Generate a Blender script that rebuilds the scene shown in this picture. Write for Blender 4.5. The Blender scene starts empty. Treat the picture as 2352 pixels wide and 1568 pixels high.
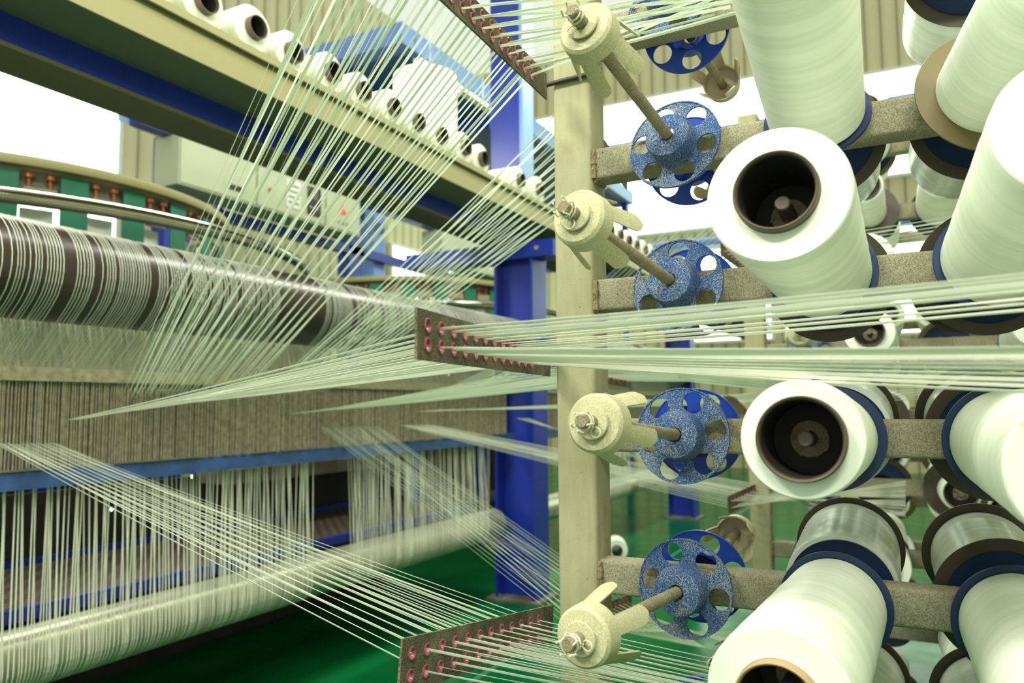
import bpy, bmesh, math, random
from mathutils import Vector, Matrix
random.seed(7)
S = bpy.context.scene
C = S.collection
# ------------------------------------------------------------------ camera
H = 1.3
PHI, TH, RO = math.radians(27.7), math.radians(4.74), math.radians(0.4)
F = 1760.0
CAM = Vector((0, 0, H))
fw = Vector((math.cos(PHI)*math.cos(TH), math.sin(PHI)*math.cos(TH), math.sin(TH)))
r0 = Vector((math.sin(PHI), -math.cos(PHI), 0))
u0 = r0.cross(fw)
rt = r0*math.cos(RO) - u0*math.sin(RO)
up = r0*math.sin(RO) + u0*math.cos(RO)
cam = bpy.data.cameras.new('camera'); cam_o = bpy.data.objects.new('camera', cam); C.objects.link(cam_o)
cam_o.matrix_world = Matrix((( rt.x, up.x, -fw.x, 0), (rt.y, up.y, -fw.y, 0), (rt.z, up.z, -fw.z, H), (0, 0, 0, 1)))
cam.sensor_width = 36; cam.lens = F/2352*36; cam.clip_start = .02; cam.clip_end = 100
cam.dof.use_dof = True; cam.dof.focus_distance = 1.12; cam.dof.aperture_fstop = 4.8
S.camera = cam_o
def ray(px, py): return fw + rt*((px-1176)/F) - up*((py-784)/F)
def pix(px, py, d): return CAM + ray(px, py)*d
def onp(px, py, ax, val):
    r = ray(px, py); t = (val-CAM[ax])/r[ax]; return CAM + r*t
def tip_at(px, py, base, L):          # point on that sight line at length L from the base, nearer root
    r = ray(px, py); o = CAM-base
    a = r.dot(r); b = 2*o.dot(r); c = o.dot(o)-L*L
    disc = max(0, b*b-4*a*c)
    return CAM + r*((-b-math.sqrt(disc))/(2*a))
# ------------------------------------------------------------------ materials
def lin(c): return tuple(((v/255)/12.92 if v/255 <= .04045 else ((v/255+.055)/1.055)**2.4) for v in c)+(1,)
class NT:
    def __init__(s, name):
        s.m = bpy.data.materials.new(name); s.m.use_nodes = True; s.t = s.m.node_tree
        s.b = s.t.nodes['Principled BSDF']; s.co = s.n('ShaderNodeTexCoord')
    def n(s, ty, **k):
        o = s.t.nodes.new(ty)
        for a, b in k.items():
            if a in o.inputs: o.inputs[a].default_value = b
            else: setattr(o, a, b)
        return o
    def l(s, a, b): s.t.links.new(a, b)
    def noise(s, scale, detail=4, rough=.6, coord='Object', sc=None):
        o = s.n('ShaderNodeTexNoise'); o.inputs['Scale'].default_value = scale; o.inputs['Detail'].default_value = detail
        o.inputs['Roughness'].default_value = rough
        if sc:
            mp = s.n('ShaderNodeMapping'); mp.inputs['Scale'].default_value = sc
            s.l(s.co.outputs[coord], mp.inputs[0]); s.l(mp.outputs[0], o.inputs['Vector'])
        else: s.l(s.co.outputs[coord], o.inputs['Vector'])
        return o.outputs['Fac']
    def ramp(s, fac, stops):
        r = s.n('ShaderNodeValToRGB'); e = r.color_ramp.elements
        while len(e) < len(stops): e.new(.5)
        for i, (p, c) in enumerate(stops): e[i].position = p; e[i].color = c
        s.l(fac, r.inputs[0]); return r.outputs[0]
    def mix(s, fac, a, b):
        m = s.n('ShaderNodeMixRGB')
        for i, v in ((0, fac), (1, a), (2, b)):
            if hasattr(v, 'is_linked'): s.l(v, m.inputs[i])
            else: m.inputs[i].default_value = v
        return m.outputs[0]
    def bump(s, h, st, dist=.002):
        b = s.n('ShaderNodeBump'); b.inputs['Strength'].default_value = st; b.inputs['Distance'].default_value = dist
        s.l(h, b.inputs['Height']); s.l(b.outputs[0], s.b.inputs['Normal'])
def plain(name, c, rough=.5, metal=0, spec=.5, var=.12, scale=8, bump=0):
    k = NT(name); c = lin(c); k.b.inputs['Roughness'].default_value = rough; k.b.inputs['Metallic'].default_value = metal
    k.b.inputs['Specular IOR Level'].default_value = spec
    n = k.noise(scale)
    d = tuple(v*(1-var*1.5) for v in c[:3])+(1,); e = tuple(min(1, v*(1+var)) for v in c[:3])+(1,)
    k.l(k.ramp(n, [(.3, d), (.7, e)]), k.b.inputs['Base Color'])
    if bump: k.bump(k.noise(scale*12), bump)
    return k.m
def dusty(name, c, dust, amount, fine=650, rough=.8, bump=.5, coarse=14, spots=None, spotpos=.7):
    k = NT(name); k.b.inputs['Roughness'].default_value = rough; k.b.inputs['Specular IOR Level'].default_value = .25
    nf = k.noise(fine, 3, .7); ncs = k.noise(coarse, 4, .6)
    ad = k.n('ShaderNodeMath', operation='MULTIPLY_ADD'); k.l(ncs, ad.inputs[0]); ad.inputs[1].default_value = .3; k.l(nf, ad.inputs[2])
    mr = k.n('ShaderNodeMapRange'); mr.inputs['From Min'].default_value = .78-amount*.26; mr.inputs['From Max'].default_value = .90-amount*.26
    k.l(ad.outputs[0], mr.inputs['Value'])
    col = k.mix(mr.outputs[0], lin(c), lin(dust))
    if spots:
        ns = k.noise(90, 3, .5); mk = k.ramp(ns, [(spotpos, (0, 0, 0, 1)), (spotpos+.03, (1, 1, 1, 1))])
        col = k.mix(mk, col, lin(spots))
    k.l(col, k.b.inputs['Base Color']); k.bump(nf, bump, .0012)
    return k.m
def winding(name, c, c2, rough, freq, bump=.35):
    k = NT(name); k.b.inputs['Roughness'].default_value = rough; k.b.inputs['Specular IOR Level'].default_value = .45
    n1 = k.noise(freq, 3, .55, sc=(.03, .03, 1)); n2 = k.noise(freq*.2, 2, .5, sc=(.1, .1, 1))
    m = k.n('ShaderNodeMath', operation='MULTIPLY_ADD'); k.l(n1, m.inputs[0]); m.inputs[1].default_value = .5; k.l(n2, m.inputs[2])
    k.l(k.ramp(m.outputs[0], [(.5, lin(c2)), (.85, lin(c))]), k.b.inputs['Base Color'])
    k.bump(m.outputs[0], bump, .002)
    k.b.inputs['Subsurface Weight'].default_value = 0
    return k.m
def emis(name, c, st):
    k = NT(name); k.b.inputs['Base Color'].default_value = lin(c); k.b.inputs['Emission Color'].default_value = lin(c)
    k.b.inputs['Emission Strength'].default_value = st; return k.m
def tapemat(name, c):
    k = NT(name); k.b.inputs['Base Color'].default_value = lin(c); k.b.inputs['Roughness'].default_value = .3
    tr = k.n('ShaderNodeBsdfTranslucent'); tr.inputs[0].default_value = lin(c); mx = k.n('ShaderNodeMixShader'); mx.inputs[0].default_value = .35
    out = k.t.nodes['Material Output']; k.l(k.b.outputs[0], mx.inputs[1]); k.l(tr.outputs[0], mx.inputs[2]); k.l(mx.outputs[0], out.inputs[0]); return k.m
DUST = (196, 188, 150)
M = dict(
 post=dusty('dusty_cream_paint', (164, 163, 126), (140, 138, 106), .5, 800, .75, .35, 9, (118, 106, 78), .76),
 arm=dusty('dusty_arm_paint', (122, 118, 92), (160, 158, 132), .75, 560, .9, .8, 16, (78, 60, 42), .72),
 weld=dusty('rusty_weld', (140, 128, 98), (92, 72, 50), .5, 200, .8, 1, 60),
 blue=dusty('dusty_blue_plastic', (34, 76, 132), (166, 168, 150), .5, 700, .75, .9, 12),
 cleanblue=plain('clean_blue_plastic', (14, 58, 160), .4, var=.1, scale=30),
 darkblue=plain('dark_navy_plastic', (28, 48, 84), .45, var=.08),
 cream=dusty('dusty_ivory_plastic', (184, 181, 140), (206, 203, 168), .6, 500, .7, .35, 22, (130, 118, 84), .74),
 rod=dusty('dusty_steel_rod', (120, 112, 88), (170, 160, 130), .7, 900, .85, .6, 30),
 clear=plain('old_ivory_plastic', (196, 184, 150), .4, var=.15, scale=30),
 darkrod=plain('oiled_dark_steel', (52, 46, 36), .5, .3, bump=.2),
 winding=winding('white_tape_winding', (244, 248, 232), (222, 232, 212), .5, 170),
 winding2=winding('glossy_tape_winding', (228, 235, 220), (204, 214, 198), .22, 200, .2),
 core=plain('brown_card_core', (92, 80, 64), .45, var=.15),
 coretan=plain('tan_card_core', (176, 148, 108), .6, var=.1),
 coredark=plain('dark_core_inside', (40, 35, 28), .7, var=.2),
 kraft=plain('brown_board_flange', (104, 92, 52), .5, var=.1, scale=3),
 kraft2=plain('dark_board_flange', (62, 56, 34), .5, var=.1, scale=3),
 tape=tapemat('pale_tape', (250, 251, 238)),
 tapeg=tapemat('green_white_tape', (238, 245, 228)),
 postx=None,
 plate=dusty('greasy_plate', (70, 68, 52), (158, 152, 122), .55, 700, .8, .5, 22),
 eyelet=plain('pink_ceramic', (158, 88, 96), .3, var=.25, scale=60),
 olive=plain('olive_paint', (156, 152, 104), .5, var=.03, scale=2),
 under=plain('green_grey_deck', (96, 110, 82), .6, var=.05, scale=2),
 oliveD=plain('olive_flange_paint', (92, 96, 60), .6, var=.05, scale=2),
 steelblue=plain('blue_gloss_paint', (26, 50, 154), .35, var=.08, scale=3),
 steelblue2=plain('worn_blue_paint', (62, 92, 150), .5, var=.2, scale=12),
 lightblue=plain('pale_blue_paint', (120, 158, 232), .4, var=.08, scale=3),
 roller=plain('dark_rubber_roller', (52, 42, 34), .28, var=.15, scale=3),
 gal=plain('galvanised_roller', (168, 168, 146), .3, .55, var=.15, scale=6),
 chrome=plain('polished_steel', (196, 196, 176), .16, .9, var=.1, scale=4),
 belt=plain('green_belt', (34, 116, 84), .5, var=.08),
 bracket=plain('cast_bracket', (150, 142, 112), .6, var=.15, scale=20),
 copper=plain('copper_bolt', (176, 110, 66), .35, .5),
 cabinet=plain('grey_green_cabinet', (190, 198, 168), .45, var=.03, scale=3),
 cabedge=plain('cabinet_seam', (96, 104, 88), .6),
 black=plain('black_plastic', (22, 24, 26), .4),
 red=plain('red_button', (200, 40, 30), .4),
 orange=plain('orange_mark', (236, 92, 34), .5, var=.03),
 white=plain('white_panel', (232, 236, 228), .5, var=.03),
 wire=plain('dusty_reed_wire', (186, 180, 152), .45, .2, var=.25, scale=40),
 wired=plain('brown_reed_dust', (124, 116, 92), .8, var=.3, scale=40),
 grime=plain('dark_machine_grime', (40, 38, 34), .7, var=.3, scale=6),
 castg=plain('dusty_grey_casting', (110, 106, 92), .7, var=.25, scale=8),
 lint=plain('pale_lint', (230, 226, 196), .9),
 tape_green=plain('green_tie_tape', (60, 120, 100), .6),
 winpane=emis('daylight_pane', (236, 255, 232), 2.6),
 tube=emis('fluorescent_tube', (240, 255, 240), 9),
 indicator=emis('lit_indicator', (236, 255, 244), 3),
)
def wall_mat():
    k = NT('ribbed_cream_cladding'); k.b.inputs['Roughness'].default_value = .6
    w = k.n('ShaderNodeTexWave'); w.wave_type = 'BANDS'; w.bands_direction = 'X'; w.inputs['Scale'].default_value = 1.1
    k.l(k.co.outputs['Object'], w.inputs['Vector'])
    k.l(k.ramp(w.outputs['Fac'], [(.0, lin((138, 132, 100))), (.09, lin((206, 198, 158))), (1, lin((216, 208, 168)))]), k.b.inputs['Base Color'])
    k.bump(w.outputs['Fac'], .4, .03); return k.m
M['wall'] = wall_mat()
del M['postx']
def post_mat():
    k = NT('streaked_post_paint'); k.b.inputs['Roughness'].default_value = .75; k.b.inputs['Specular IOR Level'].default_value = .25
    a = k.ramp(k.noise(60, 4, .6, sc=(1, 1, .2)), [(.3, lin((157, 155, 119))), (.7, lin((170, 168, 132)))])
    b = k.ramp(k.noise(7, 5, .65), [(.30, (1, 1, 1, 1)), (.42, (0, 0, 0, 1))])
    c = k.mix(b, a, lin((146, 141, 106)))
    d = k.ramp(k.noise(150, 2, .5), [(.73, (0, 0, 0, 1)), (.75, (1, 1, 1, 1))])
    k.l(k.mix(d, c, lin((100, 88, 62))), k.b.inputs['Base Color']); k.bump(k.noise(500, 3, .7), .5, .0012); return k.m
M['post'] = post_mat()
def floor_mat():
    k = NT('green_epoxy_floor'); k.b.inputs['Specular IOR Level'].default_value = .05
    n = k.noise(1.2, 5, .6); k.l(k.ramp(n, [(.3, lin((4, 78, 38))), (.75, lin((14, 106, 50)))]), k.b.inputs['Base Color'])
    r = k.ramp(k.noise(3, 4, .6), [(.3, (.10,)*3+(1,)), (.8, (.3,)*3+(1,))]); k.l(r, k.b.inputs['Roughness']); return k.m
M['floor'] = floor_mat()
def tread_mat():
    k = NT('tread_plate'); k.b.inputs['Roughness'].default_value = .5; k.b.inputs['Metallic'].default_value = .3
    c = k.n('ShaderNodeTexChecker'); c.inputs['Scale'].default_value = 28; k.l(k.co.outputs['Object'], c.inputs['Vector'])
    c.inputs['Color1'].default_value = lin((96, 84, 66)); c.inputs['Color2'].default_value = lin((60, 52, 42))
    k.l(c.outputs['Color'], k.b.inputs['Base Color']); k.bump(c.outputs['Fac'], .5, .004); return k.m
M['tread'] = tread_mat()
# ------------------------------------------------------------------ mesh helpers
def frame_of(d):
    d = Vector(d).normalized(); a = Vector((0, 0, 1)) if abs(d.z) < .95 else Vector((1, 0, 0))
    s = d.cross(a).normalized(); return s, s.cross(d).normalized(), d
class MB:
    def __init__(s): s.v = []; s.f = []
    def add(s, vs, fs):
        o = len(s.v); s.v += [tuple(v) for v in vs]; s.f += [tuple(i+o for i in f) for f in fs]; return s
    def box(s, lo, hi, mat=None):
        vs = [Vector((x, y, z)) for x in (lo[0], hi[0]) for y in (lo[1], hi[1]) for z in (lo[2], hi[2])]
        if mat: vs = [mat@v for v in vs]
        return s.add(vs, [(0, 1, 3, 2), (4, 6, 7, 5), (0, 4, 5, 1), (2, 3, 7, 6), (0, 2, 6, 4), (1, 5, 7, 3)])
    def prism(s, poly, a, b, ax):       # poly in the two other axes, extruded along axis ax from a to b
        n = len(poly); vs = []
        for t in (a, b):
            for p in poly:
                q = [p[0], p[1]]; q.insert(ax, t); vs.append(q)
        return s.add(vs, [tuple(range(n)), tuple(range(2*n-1, n-1, -1))]+[(i, i+n, (i+1) % n+n, (i+1) % n) for i in range(n)])
    def rbox(s, lo, hi, ax, r, seg=3):  # box with rounded long edges
        o = [i for i in range(3) if i != ax]
        x0, x1, y0, y1 = lo[o[0]], hi[o[0]], lo[o[1]], hi[o[1]]; p = []
        for cx, cy, a0 in ((x1-r, y1-r, 0), (x0+r, y1-r, 90), (x0+r, y0+r, 180), (x1-r, y0+r, 270)):
            for k in range(seg+1):
                a = math.radians(a0+90*k/seg); p.append((cx+r*math.cos(a), cy+r*math.sin(a)))
        return s.prism(p, lo[ax], hi[ax], ax)
    def lathe(s, prof, n=48, o=(0, 0, 0), d=(0, 0, 1), closed=False):
        sx, sy, sz = frame_of(d); o = Vector(o); vs = []
        for r, z in prof:
            for i in range(n):
                a = 2*math.pi*i/n; vs.append(o+sx*(r*math.cos(a))+sy*(r*math.sin(a))+sz*z)
        fs = []; m = len(prof)
        for j in range(m-1 if not closed else m):
            k = (j+1) % m
            for i in range(n): fs.append((j*n+i, k*n+i, k*n+(i+1) % n, j*n+(i+1) % n))
        if not closed:
            fs.append(tuple(range(n))); fs.append(tuple(range(m*n-1, (m-1)*n-1, -1)))
        return s.add(vs, fs)
    def cyl(s, a, b, r, n=24, r2=None):
        a = Vector(a); b = Vector(b); return s.lathe([(r, 0), (r if r2 is None else r2, (b-a).length)], n, a, b-a)
    def tube(s, pts, r, n=10, close=False):
        pts = [Vector(p) for p in pts]; m = len(pts); vs = []; prev = None
        for i, p in enumerate(pts):
            if close: t = pts[(i+1) % m]-pts[i-1]
            else: t = pts[min(i+1, m-1)]-pts[max(i-1, 0)]
            t.normalize()
            if prev is None: sx, sy, _ = frame_of(t)
            else:
                sx = (prev-t*prev.dot(t)).normalized(); sy = sx.cross(t)
            prev = sx
            rr = r[i] if isinstance(r, (list, tuple)) else r
            for k in range(n):
                a = 2*math.pi*k/n; vs.append(p+sx*(rr*math.cos(a))+sy*(rr*math.sin(a)))
        fs = [((i % m)*n+k, ((i+1) % m)*n+k, ((i+1) % m)*n+(k+1) % n, (i % m)*n+(k+1) % n) for i in range(m if close else m-1) for k in range(n)]
        if not close: fs += [tuple(range(n)), tuple(range(m*n-1, (m-1)*n-1, -1))]
        return s.add(vs, fs)
    def ribbon(s, pts, w, th=.00035, up=(0, 0, 1), tw=(0, 0)):
        pts = [Vector(p) for p in pts]; m = len(pts); vs = []
        for i, p in enumerate(pts):
            t = (pts[min(i+1, m-1)]-pts[max(i-1, 0)]).normalized()
            side = t.cross(Vector(up)); side = side.normalized() if side.length > 1e-4 else frame_of(t)[0]
            nr = side.cross(t).normalized(); a = tw[0]+(tw[1]-tw[0])*i/(m-1)
            e = side*math.cos(a)+nr*math.sin(a); n2 = t.cross(e)
            vs += [p+e*w/2+n2*th/2, p-e*w/2+n2*th/2, p-e*w/2-n2*th/2, p+e*w/2-n2*th/2]
        fs = [(i*4+k, i*4+(k+1) % 4, i*4+4+(k+1) % 4, i*4+4+k) for i in range(m-1) for k in range(4)]
        fs += [(3, 2, 1, 0), (m*4-4, m*4-3, m*4-2, m*4-1)]
        return s.add(vs, fs)
    def build(s, name, mat, parent=None, smooth=True, bev=0, **tags):
        me = bpy.data.meshes.new(name); me.from_pydata(s.v, [], s.f)
        bm = bmesh.new(); bm.from_mesh(me); bmesh.ops.recalc_face_normals(bm, faces=bm.faces)
        if bev: bmesh.ops.bevel(bm, geom=[e for e in bm.edges if e.calc_face_angle(0) > .6], offset=bev, segments=2, affect='EDGES')
        bm.to_mesh(me); bm.free()
        me.materials.append(mat)
        if smooth: me.shade_smooth(); me.set_sharp_from_angle(angle=math.radians(35))
        o = bpy.data.objects.new(name, me); C.objects.link(o); o.parent = parent
        for k, v in tags.items(): o[k] = v
        return o
def thing(name, label, cat, loc=(0, 0, 0), mat=None, group=None):
    o = bpy.data.objects.new(name, None); C.objects.link(o); o.empty_display_size = .05
    if mat is not None: o.matrix_world = mat
    else: o.location = loc
    o['label'] = label; o['category'] = cat
    if group: o['group'] = group
    return o
def tag(o, label, cat, group=None, kind=None):
    if label: o['label'] = label
    if cat: o['category'] = cat
    if group: o['group'] = group
    if kind: o['kind'] = kind
    return o
def struct(o): o['kind'] = 'structure'; return o
KIDS = {}
def note_kids(root):
    KIDS[root.name] = None
def copy_tree(o, kids, label=None, group=None, mat=None):
    c = o.copy(); C.objects.link(c)
    if mat is not None: c.matrix_world = mat
    if label: c['label'] = label
    if group: c['group'] = group
    for ch in kids.get(o, []):
        d = ch.copy(); C.objects.link(d); d.parent = c
        for g in kids.get(ch, []):
            e = g.copy(); C.objects.link(e); e.parent = d
    return c
def kidmap(root):
    m = {}
    for o in bpy.data.objects:
        if o.parent: m.setdefault(o.parent, []).append(o)
    return m
def axis_mat(base, d, roll=0):
    sx, sy, sz = frame_of(d); m = Matrix(((sx.x, sy.x, sz.x, base[0]), (sx.y, sy.y, sz.y, base[1]), (sx.z, sy.z, sz.z, base[2]), (0, 0, 0, 1)))
    if m.to_3x3().determinant() < 0: m = Matrix(((sy.x, sx.x, sz.x, base[0]), (sy.y, sx.y, sz.y, base[1]), (sy.z, sx.z, sz.z, base[2]), (0, 0, 0, 1)))
    return m @ Matrix.Rotation(roll, 4, 'Z')
ORD = ['first', 'second', 'third', 'fourth', 'fifth', 'sixth', 'seventh', 'eighth', 'ninth', 'tenth', 'eleventh', 'twelfth', 'thirteenth', 'fourteenth', 'fifteenth', 'sixteenth', 'seventeenth', 'eighteenth', 'nineteenth', 'twentieth']
# ------------------------------------------------------------------ setting
ZF = 0.0
struct(MB().box((-5, -5, -.1), (18, 12, 0)).build('floor', M['floor'], smooth=False))
# long side wall at y = 9.5, end wall at x = 16
def ribbed(name, lo, hi, rot=False):
    o = MB().box(lo, hi).build(name, M['wall'], smooth=False); struct(o); return o
wl = struct(MB().box((-3, 9.5, 0), (16, 9.7, 9.5)).build('wall_left', M['wall'], smooth=False))
we = MB().box((-4.6, -.1, 0), (9.6, .1, 9.5)).build('wall_back', M['wall'], smooth=False); struct(we)
we.location = (16.1, 0, 0); we.rotation_euler = (0, 0, math.pi/2)
def window_y(n, x0, x1, z0, z1, y=9.44):
    o = MB().box((x0, y, z0), (x1, y+.05, z1)).build('window_%d' % n, M['winpane'], smooth=False); struct(o)
    fr = MB()
    fr.box((x0-.06, y-.03, z0-.06), (x0, y+.05, z1+.06)); fr.box((x1, y-.03, z0-.06), (x1+.06, y+.05, z1+.06))
    fr.box((x0, y-.03, z1), (x1, y+.05, z1+.06)); fr.box((x0, y-.03, z0-.06), (x1, y+.05, z0))
    fr.build('window_frame', M['white'], o, smooth=False)
def window_x(n, y0, y1, z0, z1, x=15.93):
    o = MB().box((x, y0, z0), (x+.05, y1, z1)).build('window_%d' % n, M['winpane'], smooth=False); struct(o)
    fr = MB()
    fr.box((x-.03, y0-.06, z0-.06), (x+.05, y0, z1+.06)); fr.box((x-.03, y1, z0-.06), (x+.05, y1+.06, z1+.06))
    fr.box((x-.03, y0, z1), (x+.05, y1, z1+.06)); fr.box((x-.03, y0, z0-.06), (x+.05, y1, z0))
    fr.build('window_frame', M['white'], o, smooth=False)
def xw(px, y=9.5): return (F*y/(.8854*(2100-px)) - y*math.sin(PHI))/math.cos(PHI)
window_y(1, xw(-150), xw(243), 2.6, 7.5)
window_y(2, xw(812), xw(868), 2.0, 3.3)
window_y(3, xw(893), xw(1032), 2.0, 4.6)
window_x(4, 1.1, 8.6, 5.0, 8.0)
window_x(5, -3.4, .9, 5.6, 7.6)
window_x(6, -3.4, 2.2, 2.6, 4.6)
window_x(7, 2.5, 4.2, 2.6, 4.5)
struct(MB().box((-4, -4.7, 0), (16, -4.5, 9.5)).build('unseen_wall_right', M['wall'], smooth=False))  # out-of-view hall wall, added to block ambient light from the right
# ------------------------------------------------------------------ creel frames
AX = 1.178; PY0, PY1 = .466, .536
ARMZ = [.431, .2076, -.0236, -.2506]
LEV = [H+z for z in (.887, .66, .431, .2076, -.0236, -.2506, -.478, -.706, -.934)]
LNAME = ['top', 'second', 'third', 'fourth', 'fifth', 'sixth', 'seventh', 'eighth', 'lowest']
def creel(x, label, ymin, name='creel_frame', levels=LEV):
    t = thing(name, label, 'rack', (x, PY0, 0))
    MB().rbox((0, 0, 0), (.07, .07, 2.35), 2, .008).build('post', M['post'], t)
    for z in levels:
        a = MB().rbox((.006, ymin-PY0, z-.053), (.056, 0, z), 1, .006).build('arm', M['arm'], t)
        w = MB(); pts = []
        for i in range(13): pts.append((.006-.001, -.003, z-.052+.05*i/12))
        w.tube(pts, [.0035+.0025*random.random() for _ in pts], 8)
        w.tube([(.008+.045*i/8, -.003, z-.054) for i in range(9)], [.003+.002*random.random() for _ in range(9)], 8)
        w.build('weld_bead', M['weld'], a)
    return t
f1 = creel(AX, 'nearest cream dusty steel rack post with level side arms', -.55)
f2 = creel(2.81, 'cream rack post standing behind the big bobbins, one bay back', -.9)
f3 = creel(4.44, 'distant blurred rack post and arms two bays back', -1.1)
# ------------------------------------------------------------------ blue disc with six holes and a cup hub
def cell(bm, outer, c, r):
    n = len(outer); ov = [bm.verts.new((p[0], p[1], 0)) for p in outer]; iv = []
    for p in outer:
        a = math.atan2(p[1]-c[1], p[0]-c[0]); iv.append(bm.verts.new((c[0]+r*math.cos(a), c[1]+r*math.sin(a), 0)))
    for i in range(n):
        j = (i+1) % n; bm.faces.new((ov[i], ov[j], iv[j], iv[i]))
def disc_mesh(name, R=.072, r1=.036, hr=.0165, rc=.0535, th=.003):
    bm = bmesh.new()
    for s in range(6):
        a0 = s*math.pi/3-math.pi/6; out = []
        for i in range(13): a = a0+math.pi/3*i/12; out.append((R*math.cos(a), R*math.sin(a)))
        for i in range(1, 6): r = R+(r1-R)*i/6; a = a0+math.pi/3; out.append((r*math.cos(a), r*math.sin(a)))
        for i in range(9): a = a0+math.pi/3*(1-i/8); out.append((r1*math.cos(a), r1*math.sin(a)))
        for i in range(1, 6): r = r1+(R-r1)*i/6; a = a0; out.append((r*math.cos(a), r*math.sin(a)))
        am = a0+math.pi/6; cell(bm, out, (rc*math.cos(am), rc*math.sin(am)), hr)
    bmesh.ops.remove_doubles(bm, verts=bm.verts, dist=1e-5)
    bmesh.ops.recalc_face_normals(bm, faces=bm.faces)
    g = bmesh.ops.extrude_face_region(bm, geom=bm.faces[:]+bm.edges[:]+bm.verts[:])
    for v in g['geom']:
        if isinstance(v, bmesh.types.BMVert): v.co.z += th
    bmesh.ops.recalc_face_normals(bm, faces=bm.faces)
    mb = MB(); mb.v = [tuple(v.co) for v in bm.verts]; bm.verts.index_update(); mb.f = [tuple(v.index for v in f.verts) for f in bm.faces]; bm.free()
    # rolled outer rim
    mb.lathe([(R-.0005, -.0012), (R+.0015, -.0012), (R+.0015, th+.0014), (R-.0005, th+.0014)], 72, closed=True)
    return mb
def disc_part(parent, z, mat, solid=False):
    if solid: mb = MB().lathe([(.0368, 0), (.072, 0), (.0735, -.001), (.0735, .004), (.072, .0035), (.0368, .0035)], 72, closed=True)
    else: mb = disc_mesh('disc')
    mb.v = [(a, b, c+z) for a, b, c in mb.v]
    d = mb.build('flange_disc', mat, parent)
    # cup: outer wall, rounded front face with the rod hole, inner wall; open at the back
    h = [(.0372, 0), (.0368, .03), (.0345, .0352), (.031, .037), (.0115, .037), (.0115, .034), (.031, .034), (.0335, .031), (.0345, 0)]
    hm = MB().lathe([(r, zz+z) for r, zz in h], 56, closed=True)
    hm.build('hub', mat, d)
    return d
def cone_mb(z0, big=1):                 # cup shaped expander: cap at +z, five fingers pointing back to -z
    mb = MB()
    mb.lathe([(.0055, 0), (.017, 0), (.017, -.002), (.032, -.003), (.0355, -.007), (.0365, -.018), (.037, -.030), (.034, -.030), (.0335, -.018), (.0325, -.01), (.0055, -.006)], 56, (0, 0, z0), closed=True)
    for k in range(5):
        a0 = 2*math.pi*k/5+.35; hw = .31; vs = []; n = 7; m = 12
        for t in range(m+1):
            tt = t/m; z = z0-.027-.062*tt; r = .0362+.013*tt
            w = hw*(1 if tt < .78 else math.sqrt(max(.02, 1-((tt-.78)/.22)**2)))*(1-.18*tt)
            for i in range(n):
                a = a0+w*(2*i/(n-1)-1)
                for q in (0, .0026): vs.append(((r-q)*math.cos(a), (r-q)*math.sin(a), z))
        fs = []; R = n*2
        for t in range(m):
            for i in range(n-1):
                b = t*R+i*2; fs += [(b, b+2, b+R+2, b+R), (b+1, b+R+1, b+R+3, b+3)]
            fs += [(t*R, t*R+R, t*R+R+1, t*R+1), (t*R+R-2, t*R+R-1, t*R+2*R-1, t*R+2*R-2)]
        for i in range(n-1): b = i*2; fs.append((b, b+1, b+3, b+2)); b = m*R+i*2; fs.append((b, b+2, b+3, b+1))
        mb.add(vs, fs)
    return mb
LS = .375
def pin_mb(z, s=1):
    mb = MB()
    ring = [(.004+.006*math.cos(a), .012+.007*math.sin(a), z+.004+.002*math.sin(a)) for a in [i*2*math.pi/16 for i in range(16)]]
    mb.tube([(.004*s+p[0]*s, p[1]*s, p[2]) for p in ring], .0009, 6, True)
    mb.tube([(.006, .008, z+.004), (0, 0, z+.005), (-.004, -.012, z+.004), (-.002, -.019, z+.002)], .0011, 6)
    mb.tube([(.008, .006, z+.004), (.004, -.004, z+.005), (.012, -.012, z+.003), (.018, -.010, z+.002)], .0011, 6)
    return mb
def spindle_proto(label, kind):
    t = thing('spindle', label, 'spindle')
    top = LS if kind != 'load' else .330
    MB().lathe([(.0085, -.03), (.0085, top-.002), (.007, top)], 20).build('rod', M['rod'] if kind != 'load' else M['castg'], t)
    solid = kind == 'load'
    disc_part(t, .018, {'front': M['blue'], 'rear': M['cleanblue'], 'load': M['darkblue']}[kind], solid)
    zc = top-.032
    if kind != 'load':
        cone_mb(zc).build('expander_cup', M['cream'] if kind == 'front' else M['clear'], t)
    else:
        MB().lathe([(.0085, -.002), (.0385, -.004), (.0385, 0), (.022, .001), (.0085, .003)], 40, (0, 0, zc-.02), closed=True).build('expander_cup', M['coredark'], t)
        zc -= .018
    MB().lathe([(.0087, .001), (.0195, .0005), (.0205, .002), (.0195, .0035), (.0087, .004)], 32, (0, 0, zc), closed=True).build('washer', M['cream'] if kind == 'front' else M['rod'], t)
    p = pin_mb(zc+.006); p.build('cotter_pin', M['lint'] if kind == 'front' else M['rod'], t)
    if kind == 'front':
        # frayed tie of tape round the rod end
        q = MB(); q.tube([(.0095*math.cos(a), .0095*math.sin(a), zc+.016+.0006*i) for i, a in enumerate([k*.6 for k in range(18)])], .0014, 6)
        for k in range(5):
            a = k*1.3; q.tube([(.009*math.cos(a), .009*math.sin(a), zc+.02), (.013*math.cos(a+.4), .013*math.sin(a+.4), zc+.028), (.011*math.cos(a+.2), .011*math.sin(a+.2), zc+.037)], .0012, 5)
        q.build('yarn_tie', M['lint'], t)
    return t
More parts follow.
